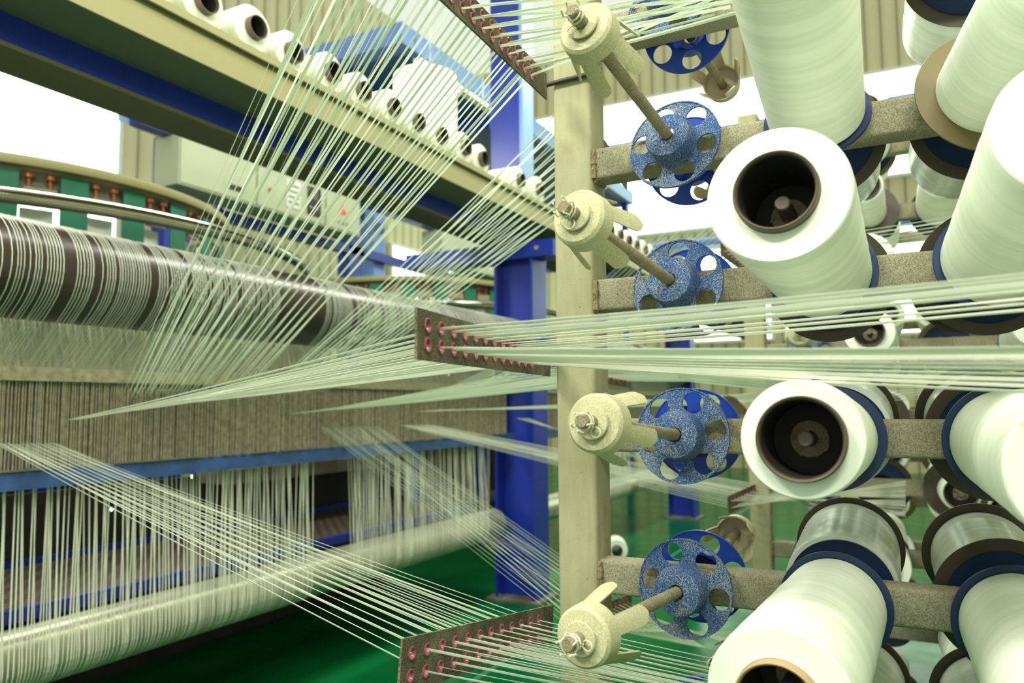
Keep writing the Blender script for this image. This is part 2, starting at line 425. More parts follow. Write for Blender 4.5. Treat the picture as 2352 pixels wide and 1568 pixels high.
def bobbin_proto(label, R=.065, L=.30, R1=None, fb=False, fe=False, mat='winding', core='core', kraft='kraft'):
    t = thing('tape_bobbin', label, 'bobbin')
    z0, z1 = .0235, .0235+L
    R1 = R1 or R; prof = [(.0437, z0), (R*.99, z0), (R, z0+.004)]
    for i in range(1, 14):
        prof.append(((R+(R1-R)*i/14)*(1+.004*math.sin(i*1.9)), z0+.004+(L-.008)*i/14))
    prof += [(R1*.985, z1-.003), (R1*.96, z1-.0005), (.0437, z1+.001)]
    MB().lathe(prof, 72, closed=True).build('tape_winding', M[mat], t)
    MB().lathe([(.0395, z0-.001), (.0433, z0-.001), (.0433, z1+.012), (.0420, z1+.0135), (.0405, z1+.0125), (.0395, z1+.011)], 56, closed=True).build('core_tube', M[core], t)
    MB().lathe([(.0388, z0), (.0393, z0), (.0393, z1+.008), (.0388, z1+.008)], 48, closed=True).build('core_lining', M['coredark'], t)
    if fb: MB().lathe([(.0437, z0-.002), (.09, z0-.002), (.0903, z0-.0006), (.09, z0+.0005), (.0437, z0+.0005)], 72, closed=True).build('board_flange', M[kraft], t)
    if fe: MB().lathe([(.0437, z1+.002), (.088, z1+.002), (.0883, z1+.0035), (.088, z1+.005), (.0437, z1+.005)], 72, closed=True).build('board_flange', M[kraft], t)
    return t
protos = {}
def get(kind, fn):
    if kind not in protos: protos[kind] = fn(); protos[kind]['_used'] = 0
    return protos[kind]
def place(kind, fn, mat, label, group=None):
    p = get(kind, fn)
    if not p['_used']:
        p['_used'] = 1; p.matrix_world = mat; p['label'] = label
        if group: p['group'] = group
        kidcache[kind] = kidmap(p); return p
    c = copy_tree(p, kidcache[kind], label, group, mat)
    if not group and 'group' in c: del c['group']
    return c
kidcache = {}
XF = AX+.006          # front face of the arms
XR = AX+.056
def arm_mid(i): return LEV[i]-.0265
YC = [.3185, .11, -.098]
# -- empty spindles, column nearest the post: (level, tip pixel)
for lv, tip, lab in ((2, (1312, 22), 'highest ivory empty cup spindle, rod end tied with tape, over the post clamp'),
                     (3, (1292, 474), 'ivory empty cup spindle with frayed yarn tie, second one down the post'),
                     (4, (1334, 967), 'ivory empty cup spindle below the long tapes crossing the post'),
                     (5, (1302, 1482), 'lowest ivory empty cup spindle beside the bottom guide plate')):
    b = Vector((XF, YC[0], arm_mid(lv))); tp = tip_at(tip[0], tip[1], b, LS)
    place('sf', lambda: spindle_proto('x', 'front'), axis_mat(b, tp-b, lv*.7), lab, 'empty spindles on the near side of the first rack')
b = Vector((XF, YC[0], arm_mid(1))); tp = tip_at(1330, -520, b, LS)
place('sf', None, axis_mat(b, tp-b, .4), 'dusty blue disc spindle cut off by the top of the photo', 'empty spindles on the near side of the first rack')
RD = Vector((math.cos(math.radians(4)), .02, math.sin(math.radians(4))))
for lv, w in ((1, 'high up under the top arm'), (2, 'behind the highest complete dusty disc'), (3, 'behind the disc on the second lower arm'), (4, 'behind the disc on the middle arm'), (5, 'above the lowest arm, over green floor'), (6, 'at the bottom edge beside the lowest bobbin')):
    place('sr', lambda: spindle_proto('x', 'rear'), axis_mat((XR, YC[0], arm_mid(lv)), RD, lv*.9), 'clean blue perforated disc spindle ' + w, 'empty spindles on the far side of the first rack')
# -- loaded spindles and bobbins, front side: (level, column, face pixel, length, proto)
def load(base, d, lab, kind='bw', fn=None, roll=0, sp=True, group=None, short=None):
    m = axis_mat(base, d, roll)
    if sp: place('sl', lambda: spindle_proto('x', 'load'), m, 'spindle inside the ' + (short or lab), 'loaded spindles')
    return place(kind, fn, m, lab, group)
BW = lambda: bobbin_proto('x', R=.0655, R1=.0755, L=.335)
BC = lambda: bobbin_proto('x', R=.0615, L=.335)
BT = lambda: bobbin_proto('x', R=.0655, R1=.075, L=.335, core='coretan')
BWF = lambda: bobbin_proto('x', L=.335, fb=True)
BR = lambda: bobbin_proto('x', R=.078, L=.26, fb=True, kraft='kraft2', mat='winding2')
BRR = lambda: bobbin_proto('x', R=.076, L=.24, fb=True, fe=True, kraft='kraft2', mat='winding2')
BRE = lambda: bobbin_proto('x', R=.080, L=.24, fe=True, kraft='kraft2', mat='winding2')
front = [(2, 1, (1795, -190), 'bw', BW, 'tall white bobbin rising out of the top of the photo'),
         (3, 1, (1790, 455), 'bw', BW, 'big white bobbin with dark open core facing the camera, upper centre right'),
         (4, 1, (1845, 1008), 'bc', BC, 'white bobbin seen end on with dark core, on the middle arm'),
         (5, 1, (1797, 1600), 'bt', BT, 'large bright white bobbin with tan core at the bottom edge'),
         (2, 2, (2560, -260), 'bf', BWF, 'white bobbin with wide brown board flange at the upper right'),
         (3, 2, (2480, 300), 'bw', BW, 'tall white ribbed bobbin cut by the right edge above the long tapes'),
         (4, 2, (2520, 1080), 'bw', BW, 'white bobbin on a blue disc at the right edge of the middle arm'),
         (5, 2, (2540, 1720), 'bw', BW, 'white bobbin on a blue disc in the bottom right corner'),
         (1, 1, (1700, -900), 'bw', None, 'bobbin above the top edge next to the post'),]
SHORT = {(3, 1): 'big open cored bobbin, upper centre right', (3, 2): 'tall ribbed bobbin at the right edge', (4, 2): 'bobbin at the right edge of the middle arm', (2, 2): 'bobbin with the brown flange, upper right', (5, 1): 'large bobbin with tan core at the bottom edge'}
for lv, c, fp, k, fn, lab in front[:8]:
    b = Vector((XF, YC[c], arm_mid(lv))); Lf = .345
    tp = tip_at(fp[0], fp[1], b, Lf)
    load(b, tp-b, lab, k, fn, lv*.8, short=SHORT.get((lv, c)))
rear = [(2, 1, 'br', BR, 'far side bobbin mostly hidden by the tall top bobbin'),
        (3, 1, 'br', BR, 'far side bobbin with dark brown flange below the open cored bobbin'),
        (4, 1, 'bre', BRE, 'far side bobbin hidden behind the end on bobbin'),
        (5, 1, 'bre', BRE, 'glossy grey white bobbin behind the lowest arm with dark far rim'),
        (6, 1, 'bre', BRE, 'far side bobbin below the lowest arm'),
        (1, 2, 'br', BR, 'far side bobbin at the top edge, above the brown flange'),
        (2, 2, 'br', BR, 'short white bobbin with dark flange hanging behind the top right arm'),
        (3, 2, 'brr', BRR, 'far side bobbin with wide dark flange behind the right edge bobbin'),
        (4, 2, 'brr', BRR, 'far side bobbin between two dark flanges right of the middle arm'),
        (5, 2, 'brr', BRR, 'glossy bobbin between two dark flanges behind the lower right arm'),
        (6, 2, 'brr', BRR, 'pale bobbin under the lower right arm against green floor')]
for lv, c, k, fn, lab in rear:
    load(Vector((XR, YC[c], arm_mid(lv))), Vector((math.cos(.085), .02+.03*(c-1), math.sin(.085))), lab, k, fn, lv)
# -- second and third rack, both sides
def vis(p, mx=2480, my=1700):
    d = p-CAM; z = d.dot(fw)
    if z < .1: return False
    x = 1176+F*d.dot(rt)/z; y = 784-F*d.dot(up)/z
    return 1300 < x < mx and -120 < y < my
S2 = lambda: bobbin_proto('x', R=.072, L=.30)
S3 = lambda: bobbin_proto('x', R=.060, L=.30, fb=True)
S4 = lambda: bobbin_proto('x', R=.052, L=.28, fb=True, kraft='kraft2')
for x, rk, ncol in ((2.81, 'second', 5), (4.44, 'third', 6)):
    for lv in range(9):
        for c in range(ncol):
            y = .3185-.208*c
            for side in (0, 1):
                bx = x+.006 if side == 0 else x+.056
                if side and rk == 'third': continue
                b = Vector((bx, y, arm_mid(lv)))
                if not vis(b+Vector((-.3, 0, 0) if side == 0 else (.3, 0, 0))): continue
                a = math.radians(4.5+random.uniform(-1, 1)); yw = random.uniform(-.05, .05)
                d = Vector((-math.cos(a) if side == 0 else math.cos(a), yw, math.sin(a)))
                where = '%s level, %s from its post' % (LNAME[lv], ORD[c])
                sd = 'near' if side == 0 else 'far'
                if c == 0:
                    place('sf' if side == 0 else 'sr', None, axis_mat(b, d, random.random()*6), 'small empty cup spindle, %s side of the %s rack, %s level' % (sd, rk, LNAME[lv]), 'empty spindles on the racks behind')
                    continue
                kk, fn = random.choice([('s2', S2), ('s2', S2), ('s3', S3), ('s4', S4)])
                if random.random() < .06: continue
                load(b, d, 'bobbin, %s side of %s rack, %s' % (sd, rk, where), kk, fn, random.random()*6, True, 'bobbins on the %s rack' % rk)
# ------------------------------------------------------------------ guide plates
def guide_plate(Rm, Lm, h, nx, t0, t1, label, ny=2, name='guide_plate'):
    d = (Rm-Lm); L = d.length; ex = d.normalized(); ez = (Vector((0, 0, 1))-ex*ex.z).normalized(); ey = ez.cross(ex)
    m = Matrix(((ex.x, ey.x, ez.x, Lm.x), (ex.y, ey.y, ez.y, Lm.y), (ex.z, ey.z, ez.z, Lm.z), (0, 0, 0, 1)))
    t = thing(name, label, 'guide plate', mat=m)
    bm = bmesh.new(); dx = (t1-t0)*L/(nx-1); r = .0071; xs0 = t0*L-dx/2; xs1 = t1*L+dx/2
    holes = []
    for j in range(ny):
        z0 = -h/2+h*j/ny; z1 = z0+h/ny
        for i in range(nx):
            xa, xb = xs0+dx*i, xs0+dx*(i+1); n = 5; out = []
            out += [(xa+(xb-xa)*k/n, z0) for k in range(n)]+[(xb, z0+(z1-z0)*k/n) for k in range(n)]+[(xb-(xb-xa)*k/n, z1) for k in range(n)]+[(xa, z1-(z1-z0)*k/n) for k in range(n)]
            c = ((xa+xb)/2, (z0+z1)/2+(.003 if j == 0 else -.003)); holes.append((j, i, c)); cell(bm, out, c, r)
    for xa, xb in ((0, xs0), (xs1, L)):
        if xb-xa < .0005: continue
        vs = [bm.verts.new((xa, -h/2, 0)), bm.verts.new((xb, -h/2, 0)), bm.verts.new((xb, 0, 0)), bm.verts.new((xb, h/2, 0)), bm.verts.new((xa, h/2, 0)), bm.verts.new((xa, 0, 0))]; bm.faces.new(vs)
    bmesh.ops.remove_doubles(bm, verts=bm.verts, dist=1e-5)
    bmesh.ops.recalc_face_normals(bm, faces=bm.faces)
    g = bmesh.ops.extrude_face_region(bm, geom=bm.faces[:]+bm.edges[:]+bm.verts[:])
    for v in g['geom']:
        if isinstance(v, bmesh.types.BMVert): v.co.z += .003
    bm.verts.index_update()
    mb = MB(); mb.v = [(v.co.x, v.co.z-.0015, v.co.y) for v in bm.verts]; mb.f = [tuple(v.index for v in f.verts) for f in bm.faces]; bm.free()
    mb.build('plate', M['plate'], t, smooth=False)
    e = None; pts = {}
    for j, i, c in holes:
        if e is None:
            e = MB().lathe([(.0062, -.0032), (.0072, -.0034), (.0081, -.0026), (.0081, -.0016), (.0070, -.0012), (.0070, .0012), (.0081, .0016), (.0081, .0026), (.0072, .0034), (.0062, .0032), (.0057, 0)], 28, (0, 0, 0), (0, 1, 0), closed=True).build('eyelet', M['eyelet'], t)
            o = e
        else:
            o = e.copy(); C.objects.link(o); o.parent = t
        o.location = (c[0], 0, c[1]); pts[(j, i)] = m @ Vector((c[0], 0, c[1]))
    return t, pts
p2, h2 = guide_plate(pix(1262, 829, 1.30), pix(955, 765, .76), .052, 12, .045, .775, 'level dark guide plate with pink eyelets crossing in front of the post, middle height')
R1 = pix(1254, 199, 1.29); mid1 = pix(1055, 2, .95); L1 = R1+(mid1-R1)*1.7
p1, h1 = guide_plate(R1, L1, .044, 16, .03, .86, 'steep dark guide plate with pink eyelets clamped at the top of the post')
p3, h3 = guide_plate(pix(1268, 1432, 1.30), pix(918, 1532, .88), .062, 12, .045, .86, 'lowest guide plate with pink eyelets, rising to the post over the green floor')
# u bolt round the post at the top plate
zb = onp(1300, 186, 0, AX).z
ub = []
x0, x1, y0, y1, rr = AX-.006, AX+.076, PY0-.006, PY1+.006, .01
ub.append((x1-.0, y1+.014, zb+.004)); ub.append((x0+rr, y1+.014, zb)); 
def arc(cx, cy, a0, a1): return [(cx+rr*math.cos(math.radians(a0+(a1-a0)*k/6)), cy+rr*math.sin(math.radians(a0+(a1-a0)*k/6)), zb) for k in range(7)]
ub = [(x0, y1+.02, zb-.004)]+[(x0, y1, zb-.002)]+arc(x0+rr, y0+rr, 180, 270)+arc(x1-rr, y0+rr, 270, 360)+[(x1, y1, zb)]
tag(MB().tube(ub, .0042, 12).build('u_bolt', M['darkrod']), 'dark threaded clamp rod bent round the top of the post', 'clamp')
# plates of the rack hidden behind the nearest post
f1b = thing('creel_frame', 'rack post hidden right behind the nearest post', 'rack', (1.82, .72, 0))
MB().rbox((0, 0, 0), (.05, .05, 2.2), 2, .006).build('post', M['post'], f1b)
pm = (1.82, .72)
q2, g2 = guide_plate(pix(1448, 868, 2.05), pix(1300, 840, 1.62), .05, 12, .05, .9, 'small dark guide plate poking out behind the post at middle height')
q1, g1 = guide_plate(pix(1440, 415, 2.05), pix(1300, 225, 1.62), .05, 12, .05, .9, 'small steep guide plate poking out behind the post under the top arm')
q3, g3 = guide_plate(pix(1450, 1385, 2.05), pix(1310, 1440, 1.62), .05, 12, .05, .9, 'small guide plate poking out behind the post by the lowest arm')
q4, g4 = guide_plate(pix(1760, 1118, 2.86), pix(1672, 1160, 2.35), .055, 12, .05, .9, 'guide plate on the second rack, lower, fed by a pale bundle')
q5, g5 = guide_plate(pix(1752, 640, 2.86), pix(1655, 565, 2.35), .055, 12, .05, .9, 'guide plate on the second rack above the middle, beside the open cored bobbin')
# ------------------------------------------------------------------ creel tapes (one object each)
YR = 2.40
def reedpt(px, py): return onp(px, py, 1, YR)
ntape = [0]
def bez(a, b, sag, n=6):
    a = Vector(a); b = Vector(b); return [a.lerp(b, i/n)-Vector((0, 0, sag*4*(i/n)*(1-i/n))) for i in range(n+1)]
def tape(pts, w, label, group, mat='tape', tw=None):
    ntape[0] += 1
    w *= random.choice((.8, .9, 1, 1.1, 1.3)); tw = tw or (random.uniform(.2, 1.4), random.uniform(.2, 1.4))
    o = MB().ribbon(pts, w, .0004, (0, 0, 1), tw).build('plastic_tape', M[mat], smooth=False)
    return tag(o, label, 'tape', group)
def nth(i): return ORD[i] if i < len(ORD) else 'last'
def rowname(j): return 'upper' if j else 'lower'
# plate 2: left side to the reed, right side along the rack
for (j, i), hp in sorted(h2.items()):
    if i == 0: continue
    k = i+(0 if j else 12)
    e = reedpt(146+ (k*9.5), 967-k*1.7+random.uniform(-2, 2))
    if j: r = pix(2420, 612+i*9+random.uniform(-6, 6), .52+.012*i)
    else: r = pix(2420, 796+(i**1.6)*2.3, .52+.012*i)
    tape(bez(e, hp, .004)+bez(hp, r, .002)[1:], .0034, 'tape in the %s eyelet from the left, %s row of the middle guide plate' % (nth(i), rowname(j)), 'tapes through the middle guide plate')
# plate 3
for (j, i), hp in sorted(h3.items()):
    if i == 0: continue
    k = i*2+j
    e = reedpt(-22+k*6.6, 1019-k*.1+random.uniform(-2, 2))
    r = pix(1740+random.uniform(-20, 20)+i*22, 1640-i*5+ (0 if j else 40), 1.02)
    tape(bez(e, hp, .006)+bez(hp, r, .002)[1:], .0034, 'tape in the %s eyelet from the left, %s row of the lowest guide plate' % (nth(i), rowname(j)), 'tapes through the lowest guide plate')
# plate 1 (steep)
for (j, i), hp in sorted(h1.items()):
    k = i*2+j
    e = reedpt(292+k*9+random.uniform(-3, 3), 914-k*.7)
    r = pix(1640+random.uniform(-40, 60), -110+9*i+random.uniform(-30, 30), 1.0) if i > 4 else pix(1500, -420+20*i, .95)
    tape(bez(e, hp, .004)+bez(hp, r, .002)[1:], .0034, 'tape in the %s %s eyelet from the near end of the steep guide plate' % (nth(i), rowname(j)), 'tapes through the steep top guide plate', 'tapeg')
# tapes coming from racks above the picture
for k in range(15):
    a = pix(700+k*20+random.uniform(-6, 6), -40, 1.25+.012*k)
    e = reedpt(280+k*13+random.uniform(-6, 6), 912-random.random()*8)
    tape([a]+bez(a, e, .003)[1:], .0034, 'pale tape slanting steeply down from the top edge, left of the steep guide plate', 'steep tapes from the top edge', 'tapeg')
# tapes from the racks behind: right end points on plates
def bundle(src, ends, lab, grp, w=.0034, mat='tapeg', on=None, jitter=3, ye=None):
    src = list(src); n = len(src)
    for k, s in enumerate(src):
        t = k/(n-1); e = reedpt(ends[0][0]+(ends[1][0]-ends[0][0])*t+random.uniform(-jitter, jitter), ends[0][1]+(ends[1][1]-ends[0][1])*t)
        if ye: e = onp(ends[0][0]+(ends[1][0]-ends[0][0])*t, ends[0][1], 1, ye)
        pts = bez(e, s, .004)
        if on: pts += bez(s, on(k), .002, 3)[1:]
        tape(pts, w, lab, grp, mat)
bundle([g1[x] for x in sorted(g1)], ((600, 908), (745, 900)), 'pale tape in the parallel bundle passing behind the post under the olive beam', 'upper bundle behind the post')
bundle([g2[x] for x in sorted(g2)], ((662, 951), (800, 935)), 'pale tape in the bundle meeting the reed below the dark roller gap', 'middle bundle behind the post', on=lambda k: pix(1900, 840+k*3, 1.9))
bundle([g3[x] for x in sorted(g3)], ((735, 981), (872, 979)), 'pale tape in the bundle slanting from reed down to behind the post', 'lower bundle behind the post', on=lambda k: pix(1800, 1450+k*6, 1.9))
bundle([g4[x] for x in sorted(g4)], ((918, 976), (985, 974)), 'pale yellow tape in the bundle running to the second rack guide plate', 'lower bundle of the second rack', mat='tape', on=lambda k: pix(2080, 1105+k*3.5, 2.3))
bundle([pix(1700, 905+k*2, 2.6) for k in range(12)], ((958, 945), (1010, 941)), 'pale tape in the thin bundle ending at the right part of the reed', 'thin bundle', on=lambda k: pix(2380, 820+k*8, 2.0))
bundle([g5[x] for x in sorted(g5)][:20], ((1010, 900), (1130, 890)), 'pale tape rising to the small guide plate on the second rack', 'upper bundle of the second rack', on=lambda k: pix(2300, 480+k*9, 2.1))
bundle([pix(1500, 1040+k*3, 3.3) for k in range(10)], ((1186, 960), (1215, 958)), 'pale blue tape ending at the far right tip of the reed', 'far bundle', ye=2.15)
# ------------------------------------------------------------------ loom side
def xof(px, y): return (F*y/(math.cos(PHI)*(2100-px)) - y*math.sin(PHI))/math.cos(PHI)
X0, X1 = -.2, 14
op = thing('overhead_platform', 'long olive overhead platform beam over blue girder crossing the upper left', 'platform', (X0, 2.2, H+1.2))
def rel(o, lo, hi): return tuple(lo[i]-o.location[i] for i in range(3)), tuple(hi[i]-o.location[i] for i in range(3))
def pbox(par, name, mat, lo, hi, **kw):
    l, h = rel(par, lo, hi); return MB().box(l, h).build(name, M[mat], par, smooth=False, **kw)
pbox(op, 'fascia', 'olive', (X0, 2.2, H+1.222), (X1, 2.206, H+1.325))
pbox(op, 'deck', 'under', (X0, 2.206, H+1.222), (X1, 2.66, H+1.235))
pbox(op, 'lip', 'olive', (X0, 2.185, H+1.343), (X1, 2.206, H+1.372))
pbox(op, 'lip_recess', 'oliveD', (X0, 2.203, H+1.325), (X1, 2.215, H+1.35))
pbox(op, 'top_deck', 'olive', (X0, 2.206, H+1.36), (X1, 3.0, H+1.37))
pbox(op, 'girder_web', 'steelblue', (X0, 2.44, H+1.125), (X1, 2.455, H+1.222))
pbox(op, 'girder_flange', 'oliveD', (X0, 2.43, H+1.11), (X1, 2.635, H+1.125))
def ibeam_col(x, y, z1, label):
    t = thing('steel_column', label, 'column', (x, y, 0))
    MB().box((-.006, -.13, 0), (.006, .13, z1)).build('web', M['steelblue'], t, smooth=False)
    for s in (-1, 1): MB().box((-.11, s*.14-.01, 0), (.11, s*.14+.01, z1)).build('flange', M['steelblue'], t, smooth=False)
    b = MB().box((-.16, -.2, 0), (.16, .2, .014)).build('base_plate', M['castg'], t, smooth=False)
    for s in (-1, 1): MB().cyl((-.135, s*.1, .014), (-.135, s*.1, .04), .012, 6).build('anchor_bolt', M['castg'], b)
    return t
ibeam_col(4.74, 2.42, H+1.11, 'blue steel column on the green floor at the end of the reed')
ibeam_col(8.84, 2.42, H+1.11, 'distant blue steel column seen between the post and the bobbins')
t = thing('steel_column', 'bright blue upper column rising above the olive platform', 'column', (5.15, 2.75, H+1.37))
MB().box((0, -.13, 0), (.16, .13, 4.5)).build('shaft', M['steelblue'], t, smooth=False)
MB().box((-.01, -.16, 0), (.17, -.13, 4.5)).build('flange', M['lightblue'], t, smooth=False)
t = thing('cross_girder', 'blue cross girder joining column and olive platform', 'girder', (4.6, 2.1, H+1.0))
MB().box((0, 0, 0), (.2, 1.2, .11)).build('girder', M['steelblue'], t, smooth=False)
for k in range(3): MB().cyl((-.001, .12+.18*k, .055), (-.016, .12+.18*k, .055), .016, 6).build('bolt', M['bracket'], t)
# bobbins lying on the platform
def lying_proto():
    t = thing('tape_bobbin', 'x', 'bobbin')
    MB().lathe([(.046, 0), (.085, .001), (.09, .006), (.09, .2), (.085, .206), (.046, .207)], 48, closed=True).build('tape_winding', M['winding'], t)
    MB().lathe([(.0415, -.028), (.0455, -.028), (.0455, .23), (.0415, .23)], 40, closed=True).build('core_tube', M['core'], t)
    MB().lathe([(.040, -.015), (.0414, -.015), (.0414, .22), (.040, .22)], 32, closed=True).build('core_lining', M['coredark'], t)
    return t
xs = [1.62+.225*k for k in range(11)]+[4.36, 4.62]+[6.0+.235*k for k in range(10)]
for n, x in enumerate(xs):
    m = axis_mat((x, 2.215+random.uniform(-.008, .012), H+1.37+.0905), (random.uniform(-.04, .04), 1, 0))
    w = ('%s white bobbin lying on the olive platform counted from the left' % nth(n)) if n < 11 else 'white bobbin lying on the olive platform %s' % ('just left of the nearest post' if n < 13 else 'far off right of the post')
    place('ly', lying_proto, m, w, 'bobbins lying on the platform')
for n in range(8):
    m = axis_mat((6.1+.235*n, 2.62, H+1.37+.0905), (0, 1, 0)); place('ly', None, m, 'white bobbin in the second row on the far part of the platform', 'bobbins lying on the platform')
# big white fabric roll behind the lying bobbins + tube lamp
o = MB().lathe([(.01, 0), (.2, .002), (.205, .01), (.205, .74), (.2, .75), (.01, .752)], 56, (4.0, 2.72, H+1.37), (0, 0, 1)).build('fabric_roll', M['white']); tag(o, 'large white film roll standing behind the bobbins on the olive platform', 'roll')
def lamp(a, b, label):
    a = Vector(a); b = Vector(b); t = thing('tube_lamp', label, 'lamp', a)
    MB().cyl((0, 0, 0), b-a, .016, 16).build('glass_tube', M['tube'], t)
    lo = Vector((0, -.03, .02)); MB().box((0, -.035, .022), ((b-a).x, .035, .06)).build('housing', M['white'], t, smooth=False)
    r = MB()
    for f_ in (.15, .85): r.cyl((b-a)*f_+Vector((0, 0, .05)), (b-a)*f_+Vector((0, 0, 4)), .004, 6)
    r.build('hanger', M['white'], t)
lamp(onp(958, 150, 1, 3.3), onp(1132, 250, 1, 3.3), 'glowing fluorescent tube hanging above the platform bobbins')
# reed frame
rf = thing('reed_frame', 'dusty reed frame with fine vertical wires above a worn blue beam', 'reed', (.4, 2.43, H-.2))
pbox(rf, 'top_bar', 'wire', (.4, 2.41, H+.085), (4.6, 2.47, H+.128))
pbox(rf, 'bottom_beam', 'steelblue2', (.4, 2.40, H-.245), (4.6, 2.50, H-.19))
w = MB(); w2 = MB(); x = .5
while x < 4.55:
    yy = 2.43+random.uniform(-.004, .004)
    w.box((x-.4, yy-2.43-.001, .01), (x-.4+random.uniform(.0022, .0036), yy-2.43+.004, .285)); x += random.uniform(.0065, .012)
w.build('wires', M['wire'], rf, smooth=False, kind='stuff')
x = .5
while x < 4.55:
    w2.box((x-.4, .02, .01), (x-.4+random.uniform(.004, .009), .026, .285)); x += random.uniform(.008, .013)
w2.build('back_wires', M['wired'], rf, smooth=False, kind='stuff')
ln = MB()
for k in range(260):
    x = random.uniform(.5, 4.5); s = random.uniform(.002, .006)
    c = Vector((x-.4, -.032, .011+.0)); ln.box(c-Vector((s*2.5, s, 0)), c+Vector((s*2.5, s, s)))
ln.build('lint', M['wired'], rf, smooth=False, kind='stuff')
# rollers
t = thing('guide_roller', 'thick dark striped roller carrying warp tapes across the left', 'roller', (.2, 2.35, H+.415))
MB().cyl((0, 0, 0), (4.33, 0, 0), .15, 96).build('drum', M['roller'], t)
for xx in (-.06, 4.33): MB().cyl((xx, 0, 0), (xx+.06, 0, 0), .04, 24).build('shaft_end', M['gal'], t)
GAP = [(xof(672, 2.75), xof(775, 2.75)), ]
G0, G1 = xof(668, 2.14), xof(772, 2.14)
def ingap(x): return G0 < x < G1 or x > 4.45
bands = [(xof(a, 2.14), xof(b, 2.14)) for a, b in ((24, 32), (118, 126), (176, 192), (240, 256), (372, 382), (408, 416), (452, 462), (572, 580), (836, 842), (900, 905))]
w = MB(); x = .7
while x < 4.5:
    if not ingap(x) and not any(a < x < b for a, b in bands):
        pts = []
        for k in range(13):
            a = math.radians(115-(115+70)*0+ k*(-0)) if 0 else math.radians(60+k*14)
            pts.append((x, 2.35+.1514*math.cos(a), H+.415+.1514*math.sin(a)))
        pts.append((x+random.uniform(-.012, .012), 2.455, H+.12))
        w.ribbon(pts, random.choice((.0019, .0022, .0026)), .0004, (1, 0, 0), (math.pi/2, math.pi/2))
    x += random.choice((.0085, .0095, .0095, .011, .016)) if x < 2.2 else random.choice((.0085, .0085, .011, .02))
tag(w.build('warp_tapes', M['tapeg'], smooth=False), 'sheet of fine warp tapes wrapping the dark roller', 'warp', kind='stuff')
w = MB(); x = .9
while x < 4.5:
    if not 2.9 < x < 3.2:
        for q in range(4):
            xx = x+random.uniform(-.005, .005)
            w.ribbon([(xx, 2.56+.04*q, H+.5), (xx+random.uniform(-.012, .012), 2.53+.03*q, H+.28), (xx+random.uniform(-.016, .016), 2.49+.02*q, H+.10)], .0065, .0004, (0, 1, 0), (random.uniform(-.5, .5), random.uniform(-.5, .5)))
    x += random.choice((.009, .011, .013)) if random.random() > .03 else .03
tag(w.build('warp_tapes', M['tape'], smooth=False), 'short white crossing warp tapes between dark roller and reed top bar', 'warp', kind='stuff')
t = thing('lower_roller', 'pale steel roller low on the left, wrapped by hanging tapes', 'roller', (.6, 2.55, H-.79))
MB().cyl((0, 0, 0), (3.98, 0, 0), .096, 64).build('drum', M['gal'], t)
MB().cyl((-.08, 0, 0), (0, 0, 0), .03, 16).build('shaft_end', M['gal'], t); MB().cyl((3.98, 0, 0), (4.02, 0, 0), .03, 16).build('shaft_end', M['gal'], t)
w = MB(); x = 1.0
while x < 4.35:
    if not 2.72 < x < 2.98:
        y0 = 2.47+random.uniform(-.03, .03)
        pts = [(x+random.uniform(-.006, .006), y0, H-.215)]
        for k in range(12):
            a = math.radians(178+k*13); pts.append((x, 2.55+.0975*math.cos(a), H-.79+.0975*math.sin(a)))
        w.ribbon(pts, random.choice((.0035, .0042, .005)), .0004, (1, 0, 0), (math.pi/2, math.pi/2))
    x += random.choice((.006, .009, .012, .016))
tag(w.build('warp_tapes', M['tape'], smooth=False), 'loose curtain of warp tapes hanging from blue beam to the lower roller', 'warp', kind='stuff')
RP = [o for o in bpy.data.objects if o.name in ('reed_frame', 'guide_roller', 'lower_roller')]; RW = [o for o in bpy.data.objects if o.name.startswith('warp_tapes')]
km = kidmap(None)
for o in RP:
    m = Matrix.Translation((4.724, 0, 0)) @ Matrix.Scale(.88, 4, (1, 0, 0)) @ o.matrix_basis
    copy_tree(o, km, {'reed_frame': 'far reed frame of the second loom behind the nearest post', 'guide_roller': 'far dark roller of the second loom behind the post', 'lower_roller': 'far pale roller of the second loom behind the post'}[o.name], None, m)
for o in RW:
    c = o.copy(); C.objects.link(c); c.location.x = 4.724; c.scale.x = .88; c['label'] = 'far ' + o['label'] + ' on the second loom'
bundle([pix(1585+9*k, 455+5*k, 4.6) for k in range(20)], ((1250, 770), (1345, 850)), 'pale bluish tape crossing behind the blue discs toward the second loom', 'far tapes behind the blue discs')
# walkway
t = thing('walkway', 'low tread plate walkway edged in blue behind the hanging tapes', 'walkway', (.4, 2.75, H-.72))
pbox(t, 'tread_plate', 'tread', (.4, 2.78, H-.70), (4.6, 3.5, H-.69))
pbox(t, 'edge_angle', 'steelblue', (.4, 2.75, H-.73), (4.6, 2.78, H-.685))
pbox(t, 'edge_angle', 'steelblue', (.4, 3.5, H-.745), (4.6, 3.52, H-.66))
for xx in (.4, 4.5): pbox(t, 'leg', 'grime', (xx, 3.42, 0), (xx+.05, 3.47, H-.70))
